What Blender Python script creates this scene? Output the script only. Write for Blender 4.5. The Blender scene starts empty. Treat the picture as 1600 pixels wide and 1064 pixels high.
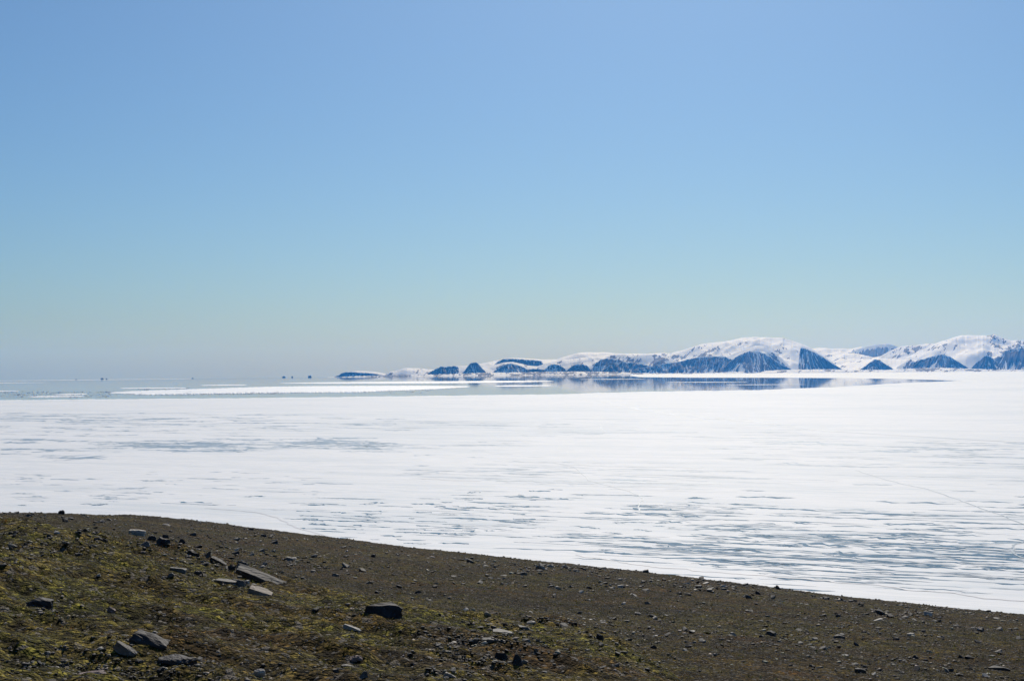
import bpy, bmesh, math, random
import numpy as np
from mathutils import Vector, Matrix, Euler

sc = bpy.context.scene
col = sc.collection
rad = math.radians

# ------------------------------------------------------------------ camera
CAM_H = 100.0                      # eye above the sea
RE = 6.371e6                       # the sea follows the curve of the earth
PITCH, ROLL, FPX = 0.0189, -0.0095, 1600 * 50.0 / 36.0
F = np.array([0, math.cos(PITCH), math.sin(PITCH)])
Rv = np.array([math.cos(ROLL), 0, math.sin(ROLL)]); Rv -= F * (Rv @ F); Rv /= np.linalg.norm(Rv)
U = np.cross(Rv, F)
cam = bpy.data.cameras.new('camera'); cam.lens = 50; cam.sensor_width = 36
cam.clip_start = 0.5; cam.clip_end = 250000
camo = bpy.data.objects.new('camera', cam); col.objects.link(camo)
camo.matrix_world = Matrix(((Rv[0], U[0], -F[0], 0), (Rv[1], U[1], -F[1], 0), (Rv[2], U[2], -F[2], CAM_H), (0, 0, 0, 1)))
sc.camera = camo

# ------------------------------------------------------------------ sky, sun, exposure
SUN_EL, SUN_AZ = rad(38), rad(8)          # azimuth clockwise from +Y (ahead and to the right)
w = bpy.data.worlds.new('World'); sc.world = w; w.use_nodes = True
nt = w.node_tree; nt.nodes.clear()
sky = nt.nodes.new('ShaderNodeTexSky'); sky.sky_type = 'NISHITA'; sky.sun_disc = False
sky.sun_elevation = SUN_EL; sky.sun_rotation = SUN_AZ; sky.altitude = 100
sky.air_density = 1.0; sky.dust_density = 0.95; sky.ozone_density = 10.0
bg = nt.nodes.new('ShaderNodeBackground'); bg.inputs[1].default_value = 0.078
wo = nt.nodes.new('ShaderNodeOutputWorld')
tint = nt.nodes.new('ShaderNodeMixRGB'); tint.blend_type = 'MULTIPLY'; tint.inputs[0].default_value = 1
tint.inputs[2].default_value = (.765, .882, .885, 1)          # white balance of the whole sky
nt.links.new(sky.outputs[0], tint.inputs[1]); nt.links.new(tint.outputs[0], bg.inputs[0]); nt.links.new(bg.outputs[0], wo.inputs[0])
sl = bpy.data.lights.new('sun', 'SUN'); sl.energy = 3.8; sl.angle = rad(0.5); sl.color = (1, 0.925, 0.82)
so = bpy.data.objects.new('sun', sl); col.objects.link(so)
sdir = Vector((math.cos(SUN_EL) * math.sin(SUN_AZ), math.cos(SUN_EL) * math.cos(SUN_AZ), math.sin(SUN_EL)))
so.rotation_euler = sdir.to_track_quat('Z', 'Y').to_euler(); so.location = (0, 0, 300)
sc.view_settings.view_transform = 'Standard'; sc.view_settings.look = 'None'
sc.view_settings.exposure = 0.0; sc.view_settings.gamma = 1.0
sc.render.engine = 'CYCLES'; sc.cycles.use_denoising = True
sc.cycles.max_bounces = 6; sc.cycles.volume_bounces = 3

# ------------------------------------------------------------------ helpers
rng = np.random.default_rng(7)
random.seed(7)

def pn(x, y, seed=0):
    """2-D gradient noise, about -1..1"""
    x = np.asarray(x, float); y = np.asarray(y, float)
    ix = np.floor(x); iy = np.floor(y); fx = x - ix; fy = y - iy
    ix = ix.astype(np.int64); iy = iy.astype(np.int64)
    def g(a, b, dx, dy):
        h = (a * 374761393 + b * 668265263 + seed * 1274126177) & 0xffffffff
        h = ((h ^ (h >> 13)) * 1274126177) & 0xffffffff
        h = h ^ (h >> 16)
        an = (h & 0xffff) * (2 * np.pi / 65536)
        return np.cos(an) * dx + np.sin(an) * dy
    u = fx * fx * fx * (fx * (fx * 6 - 15) + 10); v = fy * fy * fy * (fy * (fy * 6 - 15) + 10)
    a = g(ix, iy, fx, fy); b = g(ix + 1, iy, fx - 1, fy)
    c = g(ix, iy + 1, fx, fy - 1); d = g(ix + 1, iy + 1, fx - 1, fy - 1)
    return ((a + (b - a) * u) + ((c + (d - c) * u) - (a + (b - a) * u)) * v) * 1.5

def fbm(x, y, seed=0, octaves=4, gain=0.5):
    s = 0; a = 1
    for k in range(octaves):
        s = s + a * pn(x * 2 ** k + 17.3 * k, y * 2 ** k - 9.1 * k, seed + k); a *= gain
    return s

def sstep(a, b, x):
    t = np.clip((x - a) / (b - a), 0, 1); return t * t * (3 - 2 * t)

def ray(px, py):
    px = np.asarray(px, float); py = np.asarray(py, float)
    return F + Rv * ((px - 800) / FPX)[..., None] - U * ((py - 532) / FPX)[..., None]

def project(P):
    """world points (n,3) -> pixel of the 1600x1064 photograph, depth"""
    Q = P - np.array([0, 0, CAM_H]); d = Q @ F
    return 800 + FPX * (Q @ Rv) / d, 532 - FPX * (Q @ U) / d, d

def sea_z(x, y): return -(x * x + y * y) / (2 * RE)

def sea_hit(px, py):
    """where the sight line meets the curved sea (horizontal x, y)"""
    d = ray(px, py); hl = np.hypot(d[..., 0], d[..., 1]); m = -d[..., 2] / hl
    disc = np.maximum(m * m - 2 * CAM_H / RE, 0)
    r = (m - np.sqrt(disc)) * RE
    return d[..., 0] / hl * r, d[..., 1] / hl * r

def mesh_obj(name, verts, faces, mat, parent=None, smooth=False):
    me = bpy.data.meshes.new(name)
    verts = np.asarray(verts, np.float32)
    me.vertices.add(len(verts)); me.vertices.foreach_set('co', verts.ravel())
    if isinstance(faces, np.ndarray):
        k = faces.shape[1]; n = len(faces)
        me.loops.add(n * k); me.loops.foreach_set('vertex_index', faces.astype(np.int32).ravel())
        me.polygons.add(n); me.polygons.foreach_set('loop_start', np.arange(0, n * k, k, dtype=np.int32))
    else:
        me.clear_geometry(); me.from_pydata(verts.tolist(), [], faces)
    me.update(calc_edges=True); me.validate()
    if smooth: me.polygons.foreach_set('use_smooth', np.ones(len(me.polygons), bool))
    if mat: me.materials.append(mat)
    o = bpy.data.objects.new(name, me); col.objects.link(o)
    if parent: o.parent = parent
    return o

def grid_faces(nr, nc):
    i = np.arange(nr - 1)[:, None] * nc + np.arange(nc - 1)[None]
    return np.stack([i, i + 1, i + nc + 1, i + nc], -1).reshape(-1, 4)

def attr(o, name, vals):
    a = o.data.attributes.new(name, 'FLOAT', 'POINT'); a.data.foreach_set('value', np.asarray(vals, np.float32).ravel())

def cattr(o, name, vals):
    a = o.data.color_attributes.new(name, 'FLOAT_COLOR', 'POINT')
    v = np.ones((len(vals), 4), np.float32); v[:, :3] = vals; a.data.foreach_set('color', v.ravel())

def tag(o, label=None, cat=None, group=None, kind=None):
    if label: o['label'] = label
    if cat: o['category'] = cat
    if group: o['group'] = group
    if kind: o['kind'] = kind
    return o

class NT:
    def __init__(s, name):
        s.m = bpy.data.materials.new(name); s.m.use_nodes = True; s.t = s.m.node_tree; s.t.nodes.clear()
        s.out = s.n('OutputMaterial')
    def n(s, t, **kw):
        nd = s.t.nodes.new('ShaderNode' + t)
        for k, v in kw.items(): setattr(nd, k, v)
        return nd
    def l(s, a, b): s.t.links.new(a, b)
    def val(s, sock, v):
        if hasattr(v, 'is_output'): s.l(v, sock)
        else: sock.default_value = v
    def noise(s, vec, scale, detail=4, rough=.55, dist=0):
        nd = s.n('TexNoise'); s.l(vec, nd.inputs['Vector'])
        nd.inputs['Scale'].default_value = scale; nd.inputs['Detail'].default_value = detail
        nd.inputs['Roughness'].default_value = rough; nd.inputs['Distortion'].default_value = dist
        return nd.outputs['Fac']
    def ramp(s, fac, stops):
        nd = s.n('ValToRGB'); s.l(fac, nd.inputs[0]); e = nd.color_ramp.elements
        while len(e) < len(stops): e.new(0.5)
        for el, (p, c) in zip(e, stops):
            el.position = p; el.color = (c, c, c, 1) if not hasattr(c, '__len__') else (*c, 1)
        return nd.outputs[0]
    def mix(s, fac, a, b, mode='MIX'):
        nd = s.n('MixRGB', blend_type=mode)
        for k, v in enumerate((fac, a, b)):
            if hasattr(v, 'is_output'): s.l(v, nd.inputs[k])
            else: nd.inputs[k].default_value = (*v, 1) if hasattr(v, '__len__') else v
        return nd.outputs[0]
    def math(s, op, a, b=0.0):
        nd = s.n('Math', operation=op); s.val(nd.inputs[0], a); s.val(nd.inputs[1], b); return nd.outputs[0]
    def mapping(s, vec, rot=(0, 0, 0), scale=(1, 1, 1)):
        nd = s.n('Mapping'); s.l(vec, nd.inputs[0]); nd.inputs['Rotation'].default_value = rot; nd.inputs['Scale'].default_value = scale
        return nd.outputs[0]
    def bsdf(s, color, rough=.8, spec=.3, normal=None, **kw):
        b = s.n('BsdfPrincipled')
        if hasattr(color, 'is_output'): s.l(color, b.inputs['Base Color'])
        else: b.inputs['Base Color'].default_value = (*color, 1)
        s.val(b.inputs['Roughness'], rough); b.inputs['Specular IOR Level'].default_value = spec
        if normal: s.l(normal, b.inputs['Normal'])
        for k, v in kw.items(): b.inputs[k].default_value = v
        return b
    def bump(s, h, strength, dist, normal=None):
        b = s.n('Bump'); b.inputs['Strength'].default_value = strength; b.inputs['Distance'].default_value = dist
        s.l(h, b.inputs['Height'])
        if normal: s.l(normal, b.inputs['Normal'])
        return b.outputs[0]
    def done(s, sh): s.l(sh.outputs[0] if hasattr(sh, 'outputs') else sh, s.out.inputs['Surface']); return s.m

STREAK = math.atan2(-0.45, 1)          # wind direction of the melt streaks on the ice

def mat_ice():
    t = NT('sea_ice'); p = t.n('NewGeometry').outputs['Position']
    q = t.mapping(p, rot=(0, 0, -STREAK))
    patch = t.noise(t.mapping(q, scale=(.0012, .0012, 0)), 1, 3)
    st1 = t.noise(t.mapping(q, scale=(.010, .07, 0)), 1, 5, .6, .4)
    st2 = t.noise(t.mapping(q, scale=(.03, .22, 0)), 1, 4, .6, .3)
    wet = t.math('ADD', t.math('MULTIPLY', st1, .65), t.math('MULTIPLY', patch, .5))
    m1 = t.ramp(wet, [(.57, 0.), (.70, 1.)])
    c = t.mix(t.ramp(st2, [(.35, 0.), (.7, 1.)]), (.68, .71, .73), (.87, .872, .87))
    c = t.mix(t.math('MULTIPLY', m1, .40), c, (.46, .56, .62))
    m2 = t.ramp(t.math('ADD', t.math('MULTIPLY', st2, .75), t.math('MULTIPLY', patch, .33)), [(.60, 0.), (.69, 1.)])
    c = t.mix(t.math('MULTIPLY', m2, .32), c, (.36, .47, .54))
    st3 = t.noise(t.mapping(q, scale=(.0022, .016, 0)), 1, 6, .65, .5)
    c = t.mix(t.ramp(st3, [(.50, 0.), (.64, .55)]), c, (.58, .64, .68))
    nb = t.bump(st2, .25, .4)
    return t.done(t.bsdf(c, .7, .2, nb))

def mat_snow_floe():
    t = NT('floe_ice'); p = t.n('NewGeometry').outputs['Position']
    n = t.noise(t.mapping(p, scale=(.006, .02, .02)), 1, 4)
    return t.done(t.bsdf(t.mix(n, (.72, .77, .82), (.90, .90, .89)), .6, .3))

def mat_pond():
    t = NT('melt_water'); p = t.n('NewGeometry').outputs['Position']
    n = t.noise(t.mapping(p, scale=(.03, .03, .03)), 1, 3)
    return t.done(t.bsdf(t.mix(n, (.018, .050, .080), (.040, .090, .130)), .22, .35, None, IOR=1.33))

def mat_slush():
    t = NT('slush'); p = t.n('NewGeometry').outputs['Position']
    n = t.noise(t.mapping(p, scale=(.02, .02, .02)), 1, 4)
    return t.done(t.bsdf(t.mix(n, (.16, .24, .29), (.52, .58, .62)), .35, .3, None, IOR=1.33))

def mat_crack():
    t = NT('crack_ice'); p = t.n('NewGeometry').outputs['Position']
    n = t.noise(t.mapping(p, scale=(.05, .05, .05)), 1, 3)
    return t.done(t.bsdf(t.mix(n, (.10, .16, .21), (.34, .41, .46)), .4, .4))

def mat_track():
    t = NT('packed_track'); p = t.n('NewGeometry').outputs['Position']
    n = t.noise(t.mapping(p, scale=(.05, .05, .05)), 1, 3)
    return t.done(t.bsdf(t.mix(n, (.52, .54, .58), (.68, .69, .71)), .6, .3))

def mat_sea():
    t = NT('sea_water')
    return t.done(t.bsdf((.008, .022, .035), .035, .5, None, IOR=1.33))

def mat_mountain():
    t = NT('snow_and_rock'); p = t.n('NewGeometry').outputs['Position']
    a = t.n('Attribute', attribute_name='snow').outputs['Fac']
    n = t.noise(t.mapping(p, scale=(.03, .03, .03)), 1, 4, .6)
    f = t.ramp(t.math('ADD', a, t.math('MULTIPLY', t.math('SUBTRACT', n, .5), .55)), [(.43, 0.), (.55, 1.)])
    n2 = t.noise(t.mapping(p, scale=(.008, .008, .02)), 1, 5, .6)
    rock = t.mix(n2, (.008, .008, .008), (.028, .025, .022))
    snow = t.mix(n2, (.82, .83, .85), (.90, .90, .90))
    return t.done(t.bsdf(t.mix(f, rock, snow), .75, .2, t.bump(n, .4, 6)))

def mat_ground():
    t = NT('tundra'); p = t.n('NewGeometry').outputs['Position']
    h = t.n('Attribute', attribute_name='hill').outputs['Fac']
    big = t.noise(p, .09, 4, .6); mid = t.noise(p, .45, 5, .6, .3); fin = t.noise(p, 3.2, 5, .65); tiny = t.noise(p, 14, 3, .6)
    green = t.mix(t.ramp(fin, [(.35, 0.), (.65, 1.)]), (.024, .025, .0035), (.112, .104, .018))
    straw = t.mix(tiny, (.060, .040, .010), (.185, .138, .042))
    brown = t.mix(fin, (.024, .015, .0045), (.080, .052, .015))
    rust = t.mix(fin, (.038, .019, .004), (.105, .050, .011))
    grav = t.mix(t.ramp(tiny, [(.4, 0.), (.62, 1.)]), (.014, .012, .010), (.13, .112, .088))
    veg = t.mix(t.ramp(mid, [(.50, 0.), (.70, .75)]), green, straw)
    c = t.mix(t.ramp(t.math('ADD', big, t.math('MULTIPLY', t.math('SUBTRACT', mid, .5), .6)), [(.42, 0.), (.60, 1.)]), brown, veg)
    plain = t.mix(t.ramp(big, [(.42, .12), (.62, .7)]), brown, green)
    plain = t.mix(1.0, plain, (.92, .84, .66), 'MULTIPLY')
    c = t.mix(h, plain, t.mix(1.0, c, (1.34, 1.28, 1.18), 'MULTIPLY'))
    r2 = t.noise(t.mapping(p, rot=(.3, .1, 1)), .22, 4, .6)
    c = t.mix(t.ramp(r2, [(.56, 0.), (.70, .8)]), c, rust)
    r3 = t.noise(t.mapping(p, rot=(1.3, .6, 2)), .33, 6, .7)
    gm = t.math('MULTIPLY', t.ramp(r3, [(.56, 0.), (.66, .75)]), t.math('SUBTRACT', 1.0, t.math('MULTIPLY', h, .6)))
    c = t.mix(gm, c, grav)
    def cells(scale, rnd=1.0):
        v = t.n('TexVoronoi'); t.l(p, v.inputs['Vector']); v.inputs['Scale'].default_value = scale; v.inputs['Randomness'].default_value = rnd
        sp = t.n('SeparateColor'); t.l(v.outputs['Color'], sp.inputs[0]); return v.outputs['Distance'], sp.outputs[0], sp.outputs[1]
    d1, a1, b1 = cells(6.0); d2, a2, b2 = cells(15.0); d3, a3, b3 = cells(2.2)
    mac = t.noise(t.mapping(p, scale=(.03, .075, .075)), 1, 5, .62, .5)
    c = t.mix(1.0, c, t.ramp(mac, [(.36, .58), (.5, .95), (.64, 1.38)]), 'MULTIPLY')
    mac2 = t.noise(t.mapping(p, rot=(0, 0, .25), scale=(.05, .16, .16)), 1, 5, .65, .4)
    c = t.mix(t.ramp(mac2, [(.56, 0.), (.68, .65)]), c, rust)
    d4, a4, b4 = cells(.9)
    c = t.mix(t.math('SUBTRACT', 1.0, h), c, t.mix(1.0, c, t.ramp(a4, [(0., .5), (.5, .95), (1., 1.55)]), 'MULTIPLY'))
    c = t.mix(1.0, c, t.ramp(a3, [(0., .62), (1., 1.35)]), 'MULTIPLY')
    c = t.mix(1.0, c, t.ramp(a1, [(0., .25), (.5, .9), (1., 2.0)]), 'MULTIPLY')
    c = t.mix(1.0, c, t.ramp(a2, [(0., .3), (.5, .9), (1., 1.9)]), 'MULTIPLY')
    c = t.mix(t.ramp(b1, [(.93, 0.), (.95, .75)]), c, (.19, .17, .145))
    c = t.mix(t.ramp(b2, [(.94, 0.), (.96, .8)]), c, (.24, .225, .20))
    ht = t.math('SUBTRACT', t.math('ADD', t.math('MULTIPLY', fin, 1.0), t.math('MULTIPLY', tiny, .35)), t.math('ADD', t.math('MULTIPLY', d1, .55), t.math('MULTIPLY', d2, .35)))
    nb = t.bump(ht, 1.0, .30)
    return t.done(t.bsdf(c, .95, .1, nb))

def mat_stone(name, lo, hi, use_attr=False):
    t = NT(name)
    p = t.n('TexCoord').outputs['Object'] if not use_attr else t.n('NewGeometry').outputs['Position']
    n = t.noise(p, 2.2 if not use_attr else 9, 6, .7, .2); n2 = t.noise(p, 12 if not use_attr else 30, 4, .6)
    c = t.mix(t.ramp(n, [(.35, 0.), (.68, 1.)]), lo, hi)
    lich = tuple(min(1, x * 1.7 + .03) for x in hi)
    c = t.mix(t.ramp(n2, [(.60, 0.), (.68, .6)]), c, lich)
    if use_attr:
        c = t.mix(1.0, c, t.n('Attribute', attribute_name='tint').outputs['Color'], 'MULTIPLY')
    else:
        r = t.n('ObjectInfo').outputs['Random']
        c = t.mix(1.0, c, t.ramp(r, [(0., .65), (1., 1.35)]), 'MULTIPLY')
    return t.done(t.bsdf(c, .72, .35, t.bump(n2, .5, .02)))

def mat_grass():
    t = NT('tundra_grass')
    c = t.n('Attribute', attribute_name='tint').outputs['Color']
    d = t.bsdf(c, .8, .15)
    tr = t.n('BsdfTranslucent'); t.l(c, tr.inputs[0])
    mx = t.n('MixShader'); mx.inputs[0].default_value = .35
    t.l(d.outputs[0], mx.inputs[1]); t.l(tr.outputs[0], mx.inputs[2])
    return t.done(mx)

M = dict(ice=mat_ice(), floe=mat_snow_floe(), pond=mat_pond(), slush=mat_slush(), crack=mat_crack(), track=mat_track(), sea=mat_sea(),
         mount=mat_mountain(), ground=mat_ground(), grass=mat_grass(),
         dark=mat_stone('dark_stone', (.012, .012, .013), (.045, .043, .042)),
         grey=mat_stone('grey_stone', (.055, .051, .046), (.19, .175, .15)),
         pale=mat_stone('pale_stone', (.24, .22, .185), (.50, .455, .39)),
         tan=mat_stone('tan_stone', (.13, .105, .08), (.28, .23, .18)),
         pink=mat_stone('pink_stone', (.11, .075, .065), (.26, .19, .17)),
         rubble=mat_stone('rubble_stone', (.35, .34, .33), (1., .97, .93), True))

# ------------------------------------------------------------------ sea (curved like the earth)
def polar(thetas, rs, zoff):
    T, Rr = np.meshgrid(thetas, rs); x = np.sin(T) * Rr; y = np.cos(T) * Rr
    return np.stack([x, y, sea_z(x, y) + zoff], -1).reshape(-1, 3)
th = np.radians(np.linspace(-50, 50, 241)); rs = np.geomspace(250, 44000, 240)
sea = mesh_obj('sea', polar(th, rs, 0.0), grid_faces(len(rs), len(th)), M['sea'], smooth=True)
tag(sea, 'calm open sea water mirroring the far mountains', 'sea', kind='structure')

# ------------------------------------------------------------------ fast ice sheet with its lead
edge_x = [-900, 0, 200, 400, 640, 860, 1000, 1180, 1300, 1412, 1470, 1500]
edge_y = [632, 625.3, 623.6, 622, 619, 616.3, 612.3, 609.6, 605, 598.4, 596.0, 594.9]
up_x = [980, 1000, 1100, 1200, 1300, 1400, 1450, 1500]
up_y = [586.6, 589.4, 590.2, 590.2, 590.8, 592.2, 593.4, 594.9]
def r_of(px, py):
    x, y = sea_hit(np.asarray(px, float), np.asarray(py, float)); return np.hypot(x, y)
def th_of(px): 
    d = ray(np.asarray(px, float), np.full(np.shape(px), 600.)); return np.arctan2(d[..., 0], d[..., 1])
ths = np.radians(np.concatenate([np.linspace(-50, -22, 60), np.linspace(-21.9, 22, 520), np.linspace(22.1, 50, 60)]))
ex = np.linspace(-900, 1500, 800)
er = r_of(ex, np.interp(ex, edge_x, edge_y)); eth = th_of(ex)
edge_r = np.interp(ths, eth, er) * (1 + .012 * fbm(ths * 60, ths * 0, 3) + .004 * fbm(ths * 400, ths * 0, 5))
N1 = 150
tt = np.linspace(0, 1, N1)[:, None]
Rg = 300 * (edge_r[None] / 300) ** tt
Tg = np.repeat(ths[None], N1, 0)
def ring_xyz(Tg, Rg, zo):
    x = np.sin(Tg) * Rg; y = np.cos(Tg) * Rg; return np.stack([x, y, sea_z(x, y) + zo], -1)
FB = 0.45
V = ring_xyz(Tg, Rg, FB); Vs = ring_xyz(Tg[-1:], Rg[-1:], -0.8)
V = np.concatenate([V, Vs], 0)
ice = mesh_obj('sea_ice', V.reshape(-1, 3), grid_faces(N1 + 1, len(ths)), M['ice'], smooth=False)
tag(ice, 'wide white sheet of shorefast sea ice streaked with meltwater', 'ice sheet', kind='structure')
# the far part beyond the lead, reaching the foot of the mountains
ux = np.linspace(982, 1500, 300); ur = r_of(ux, np.interp(ux, up_x, up_y)); uth = th_of(ux)
sel = ths >= uth[0]
t2 = ths[sel]
in_r = np.where(t2 <= uth[-1], np.interp(t2, uth, ur) * (1 + .006 * fbm(t2 * 80, t2 * 0, 9)), edge_r[sel])
N2 = 70
out_r = np.full(len(t2), 31000.0)
Rg2 = in_r[None] + (out_r - in_r)[None] * np.linspace(0, 1, N2)[:, None] ** 1.3
far = ring_xyz(np.repeat(t2[None], N2, 0), Rg2, FB)
far = np.concatenate([ring_xyz(t2[None], in_r[None], -0.8), far], 0)
mesh_obj('far_ice', far.reshape(-1, 3), grid_faces(N2 + 1, len(t2)), M['ice'], parent=ice)

# melt ponds: long ragged slivers of blue water lying along the wind
DU = np.array([math.cos(STREAK), math.sin(STREAK)]); DV = np.array([-DU[1], DU[0]])
pond_list = []
def sliver(c, L, W, seed, z):
    n = max(8, min(26, int(L / 3)))
    s = np.linspace(-.5, .5, n); r = np.random.default_rng(seed)
    off = fbm(s * 3 + seed * 3.1, s * 0, seed % 97, 3) * W * .9 + s * L * r.normal(0, .05)
    prof = np.sqrt(np.maximum(1 - (2 * s) ** 2, 0.0)) * .75 + .06
    wt = W * .5 * prof * np.clip(.6 + 1.5 * pn(s * L / 6 + seed, s * 0 + 1.5, 11) + .5 * r.random(n), .08, 1.7)
    wb = W * .5 * prof * np.clip(.6 + 1.5 * pn(s * L / 6 - seed, s * 0 + 7.5, 12) + .5 * r.random(n), .08, 1.7)
    P = []
    for o in (off + wt, off - wb):
        xy = c[None] + DU[None] * (s * L)[:, None] + DV[None] * o[:, None]
        P.append(np.stack([xy[:, 0], xy[:, 1], sea_z(xy[:, 0], xy[:, 1]) + FB + z], -1))
    i = np.arange(n - 1)
    return np.concatenate(P), np.stack([i + n, i + n + 1, i + 1, i], -1)
def pond(c, L, W, seed):
    r = np.random.default_rng(seed); k = 1 + (r.random() < .5) + (r.random() < .3)
    vs, fs, n = [], [], 0
    for j in range(k):
        cc = c + (DU * r.normal(0, .33) * L + DV * r.normal(0, .9) * W if j else 0)
        v, f = sliver(cc, L * (1 if j == 0 else r.uniform(.3, .7)), W * (1 if j == 0 else r.uniform(.5, .9)), seed + 1000 * j, .03 + .012 * j + .0015 * (seed % 7))
        vs.append(v); fs.append(f + n); n += len(v)
    return np.concatenate(vs), np.concatenate(fs)
# (x0,x1,y0,y1, count, length px, depth px) zones read from the photograph
zones = [(1120, 1640, 838, 930, 115, 90, 3.0), (900, 1640, 802, 905, 165, 66, 2.2), (1000, 1640, 778, 850, 60, 60, 2.0),
         (790, 1640, 715, 768, 80, 60, 1.4), (1120, 1640, 685, 718, 60, 55, 1.5), (235, 590, 685, 706, 90, 46, 2.6),
         (10, 125, 684, 716, 24, 34, 2.2), (120, 260, 690, 702, 22, 30, 1.5), (560, 800, 690, 712, 22, 46, 1.2), (400, 800, 655, 674, 45, 60, 1.1),
         (130, 560, 646, 662, 30, 60, 1.1), (0, 420, 660, 684, 60, 30, 1.0), (800, 1250, 655, 690, 45, 50, 1.2), (0, 520, 738, 790, 90, 26, 1.2),
         (470, 850, 780, 850, 110, 34, 1.8), (700, 1150, 765, 840, 70, 38, 1.9), (640, 900, 715, 760, 40, 36, 1.2), (0, 160, 640, 660, 20, 40, 1.0)]
seed = 11
for (x0, x1, y0, y1, n, Lp, Wp) in zones:
    px = rng.uniform(x0, x1, n); py = y0 + (y1 - y0) * np.clip(rng.normal(.5, .27, n), 0, 1)
    X, Y = sea_hit(px, py)
    for a, b, qx in zip(X, Y, px):
        r = math.hypot(a, b)
        L = r / FPX * Lp * 1.3 * rng.lognormal(-.05, .6); W = r * r / (CAM_H * FPX) * Wp * .54 * rng.lognormal(-.15, .45)
        seed += 1
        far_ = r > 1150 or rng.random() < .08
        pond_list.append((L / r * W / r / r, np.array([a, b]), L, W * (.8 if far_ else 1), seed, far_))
pond_list.sort(key=lambda q: -q[0])
small = {True: [[], [], 0], False: [[], [], 0]}
for k, (_, c, L, W, sd, far_) in enumerate(pond_list):
    v, f = pond(c, L, W, sd)
    if k < 290:
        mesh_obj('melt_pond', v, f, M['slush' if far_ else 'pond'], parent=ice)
    else:
        q = small[far_]; q[0].append(v); q[1].append(f + q[2]); q[2] += len(v)
for far_, q in small.items():
    if q[0]: tag(mesh_obj('melt_pond_scatter', np.concatenate(q[0]), np.concatenate(q[1]), M['slush' if far_ else 'pond'], parent=ice), kind='stuff')

# cracks and sledge tracks on the ice
def ribbon(name, pts, width, mat, z):
    pts = np.array(pts, float); n = max(12, int(np.abs(np.diff(pts, axis=0)).sum() / 4))
    s = np.linspace(0, len(pts) - 1, n); i = np.arange(len(pts))
    px = np.interp(s, i, pts[:, 0]); py = np.interp(s, i, pts[:, 1])
    k = np.ones(5) / 5
    py = np.convolve(np.pad(py, 2, mode='edge'), k, 'valid')
    X, Y = sea_hit(px, py); P = np.stack([X, Y], -1); T = np.gradient(P, axis=0); T /= np.linalg.norm(T, axis=1)[:, None]
    Nn = np.stack([-T[:, 1], T[:, 0]], -1); P = P + Nn * (fbm(s * 2.7, s * 0, len(pts), 3) * width * 1.2)[:, None]
    wv = (width * .5 * np.clip(.8 + .7 * pn(s * 4, s * 0, 3), .3, 1.5))[:, None]
    A = P + Nn * wv; B = P - Nn * wv
    v = np.concatenate([np.c_[A, sea_z(A[:, 0], A[:, 1]) + FB + z], np.c_[B, sea_z(B[:, 0], B[:, 1]) + FB + z]])
    j = np.arange(n - 1)
    return mesh_obj(name, v, np.stack([j + n, j + n + 1, j + 1, j], -1), mat, parent=ice)
ribbon('ice_crack', [(775, 752.6), (850, 752.6), (950, 754), (1010, 754.5), (1125, 756)], 9, M['crack'], .09)
ribbon('ice_crack', [(1335, 735), (1400, 755), (1450, 765), (1520, 790), (1600, 820), (1660, 845)], 1.6, M['crack'], .10)
ribbon('ice_crack', [(875, 725), (900, 732), (920, 752), (985, 769), (1006, 780), (997, 789), (1001, 802)], 1.1, M['crack'], .11)
ribbon('ice_crack', [(932, 626.5), (1000, 640), (1060, 649), (1200, 662), (1217, 666), (1300, 675), (1600, 692), (1660, 696)], 7, M['crack'], .12)
ribbon('ice_crack', [(936, 664), (944, 676)], 2.2, M['crack'], .10)
ribbon('ice_crack', [(660, 749), (750, 752.5)], 5, M['track'], .10)
ribbon('ice_crack', [(800, 721), (905, 727), (960, 729.5), (1100, 731)], 6, M['crack'], .10)
ribbon('sledge_track', [(900, 868), (1000, 884), (1100, 893.7), (1287, 908), (1444, 924), (1600, 941.5), (1680, 950)], 2.6, M['track'], .13)
ribbon('sledge_track', [(320, 795), (400, 801), (430, 809), (465, 826), (540, 846)], 1.6, M['track'], .13)
ribbon('ice_crack', [(1640, 846), (1600, 848), (1582, 853), (1583, 866), (1600, 874)], 1.6, M['crack'], .14)

# ------------------------------------------------------------------ drifting floes in the open water
def floe(label, top, bot, group=None, rough=.35, seed=1):
    top = np.array(top, float); bot = np.array(bot, float)
    x = np.linspace(max(top[0, 0], bot[0, 0]), min(top[-1, 0], bot[-1, 0]), max(24, int((top[-1, 0] - top[0, 0]) * 1.6)))
    yt = np.interp(x, top[:, 0], top[:, 1]); yb = np.interp(x, bot[:, 0], bot[:, 1])
    e = np.minimum(1, np.minimum(x - x[0], x[-1] - x) / 6)
    mid = (yt + yb) / 2
    yt2 = yt + rough * .4 * fbm(x * .13, x * 0, seed, 3) * e; yb2 = yb + rough * fbm(x * .2, x * 0, seed + 40, 4, .65) * e
    yt = mid + (yt2 - mid) * (e * .9 + .1); yb = mid + (np.maximum(yb2, yt + .12) - mid) * (e * .9 + .1)
    nr = 9; rows = []
    rt = r_of(x, np.maximum(yt, 594.6 - .0095 * x)); rb = r_of(x, yb); tht = th_of(x)
    for k in range(nr): rows.append(ring_xyz(tht, rb + (rt - rb) * k / (nr - 1), .5))
    rows = [ring_xyz(tht, rb, -.8)] + rows + [ring_xyz(tht, rt, -.8)]
    V = np.stack(rows)
    o = mesh_obj('ice_floe', V.reshape(-1, 3), grid_faces(nr + 2, len(x)), M['floe'])
    return tag(o, label, 'ice floe', group)
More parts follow.
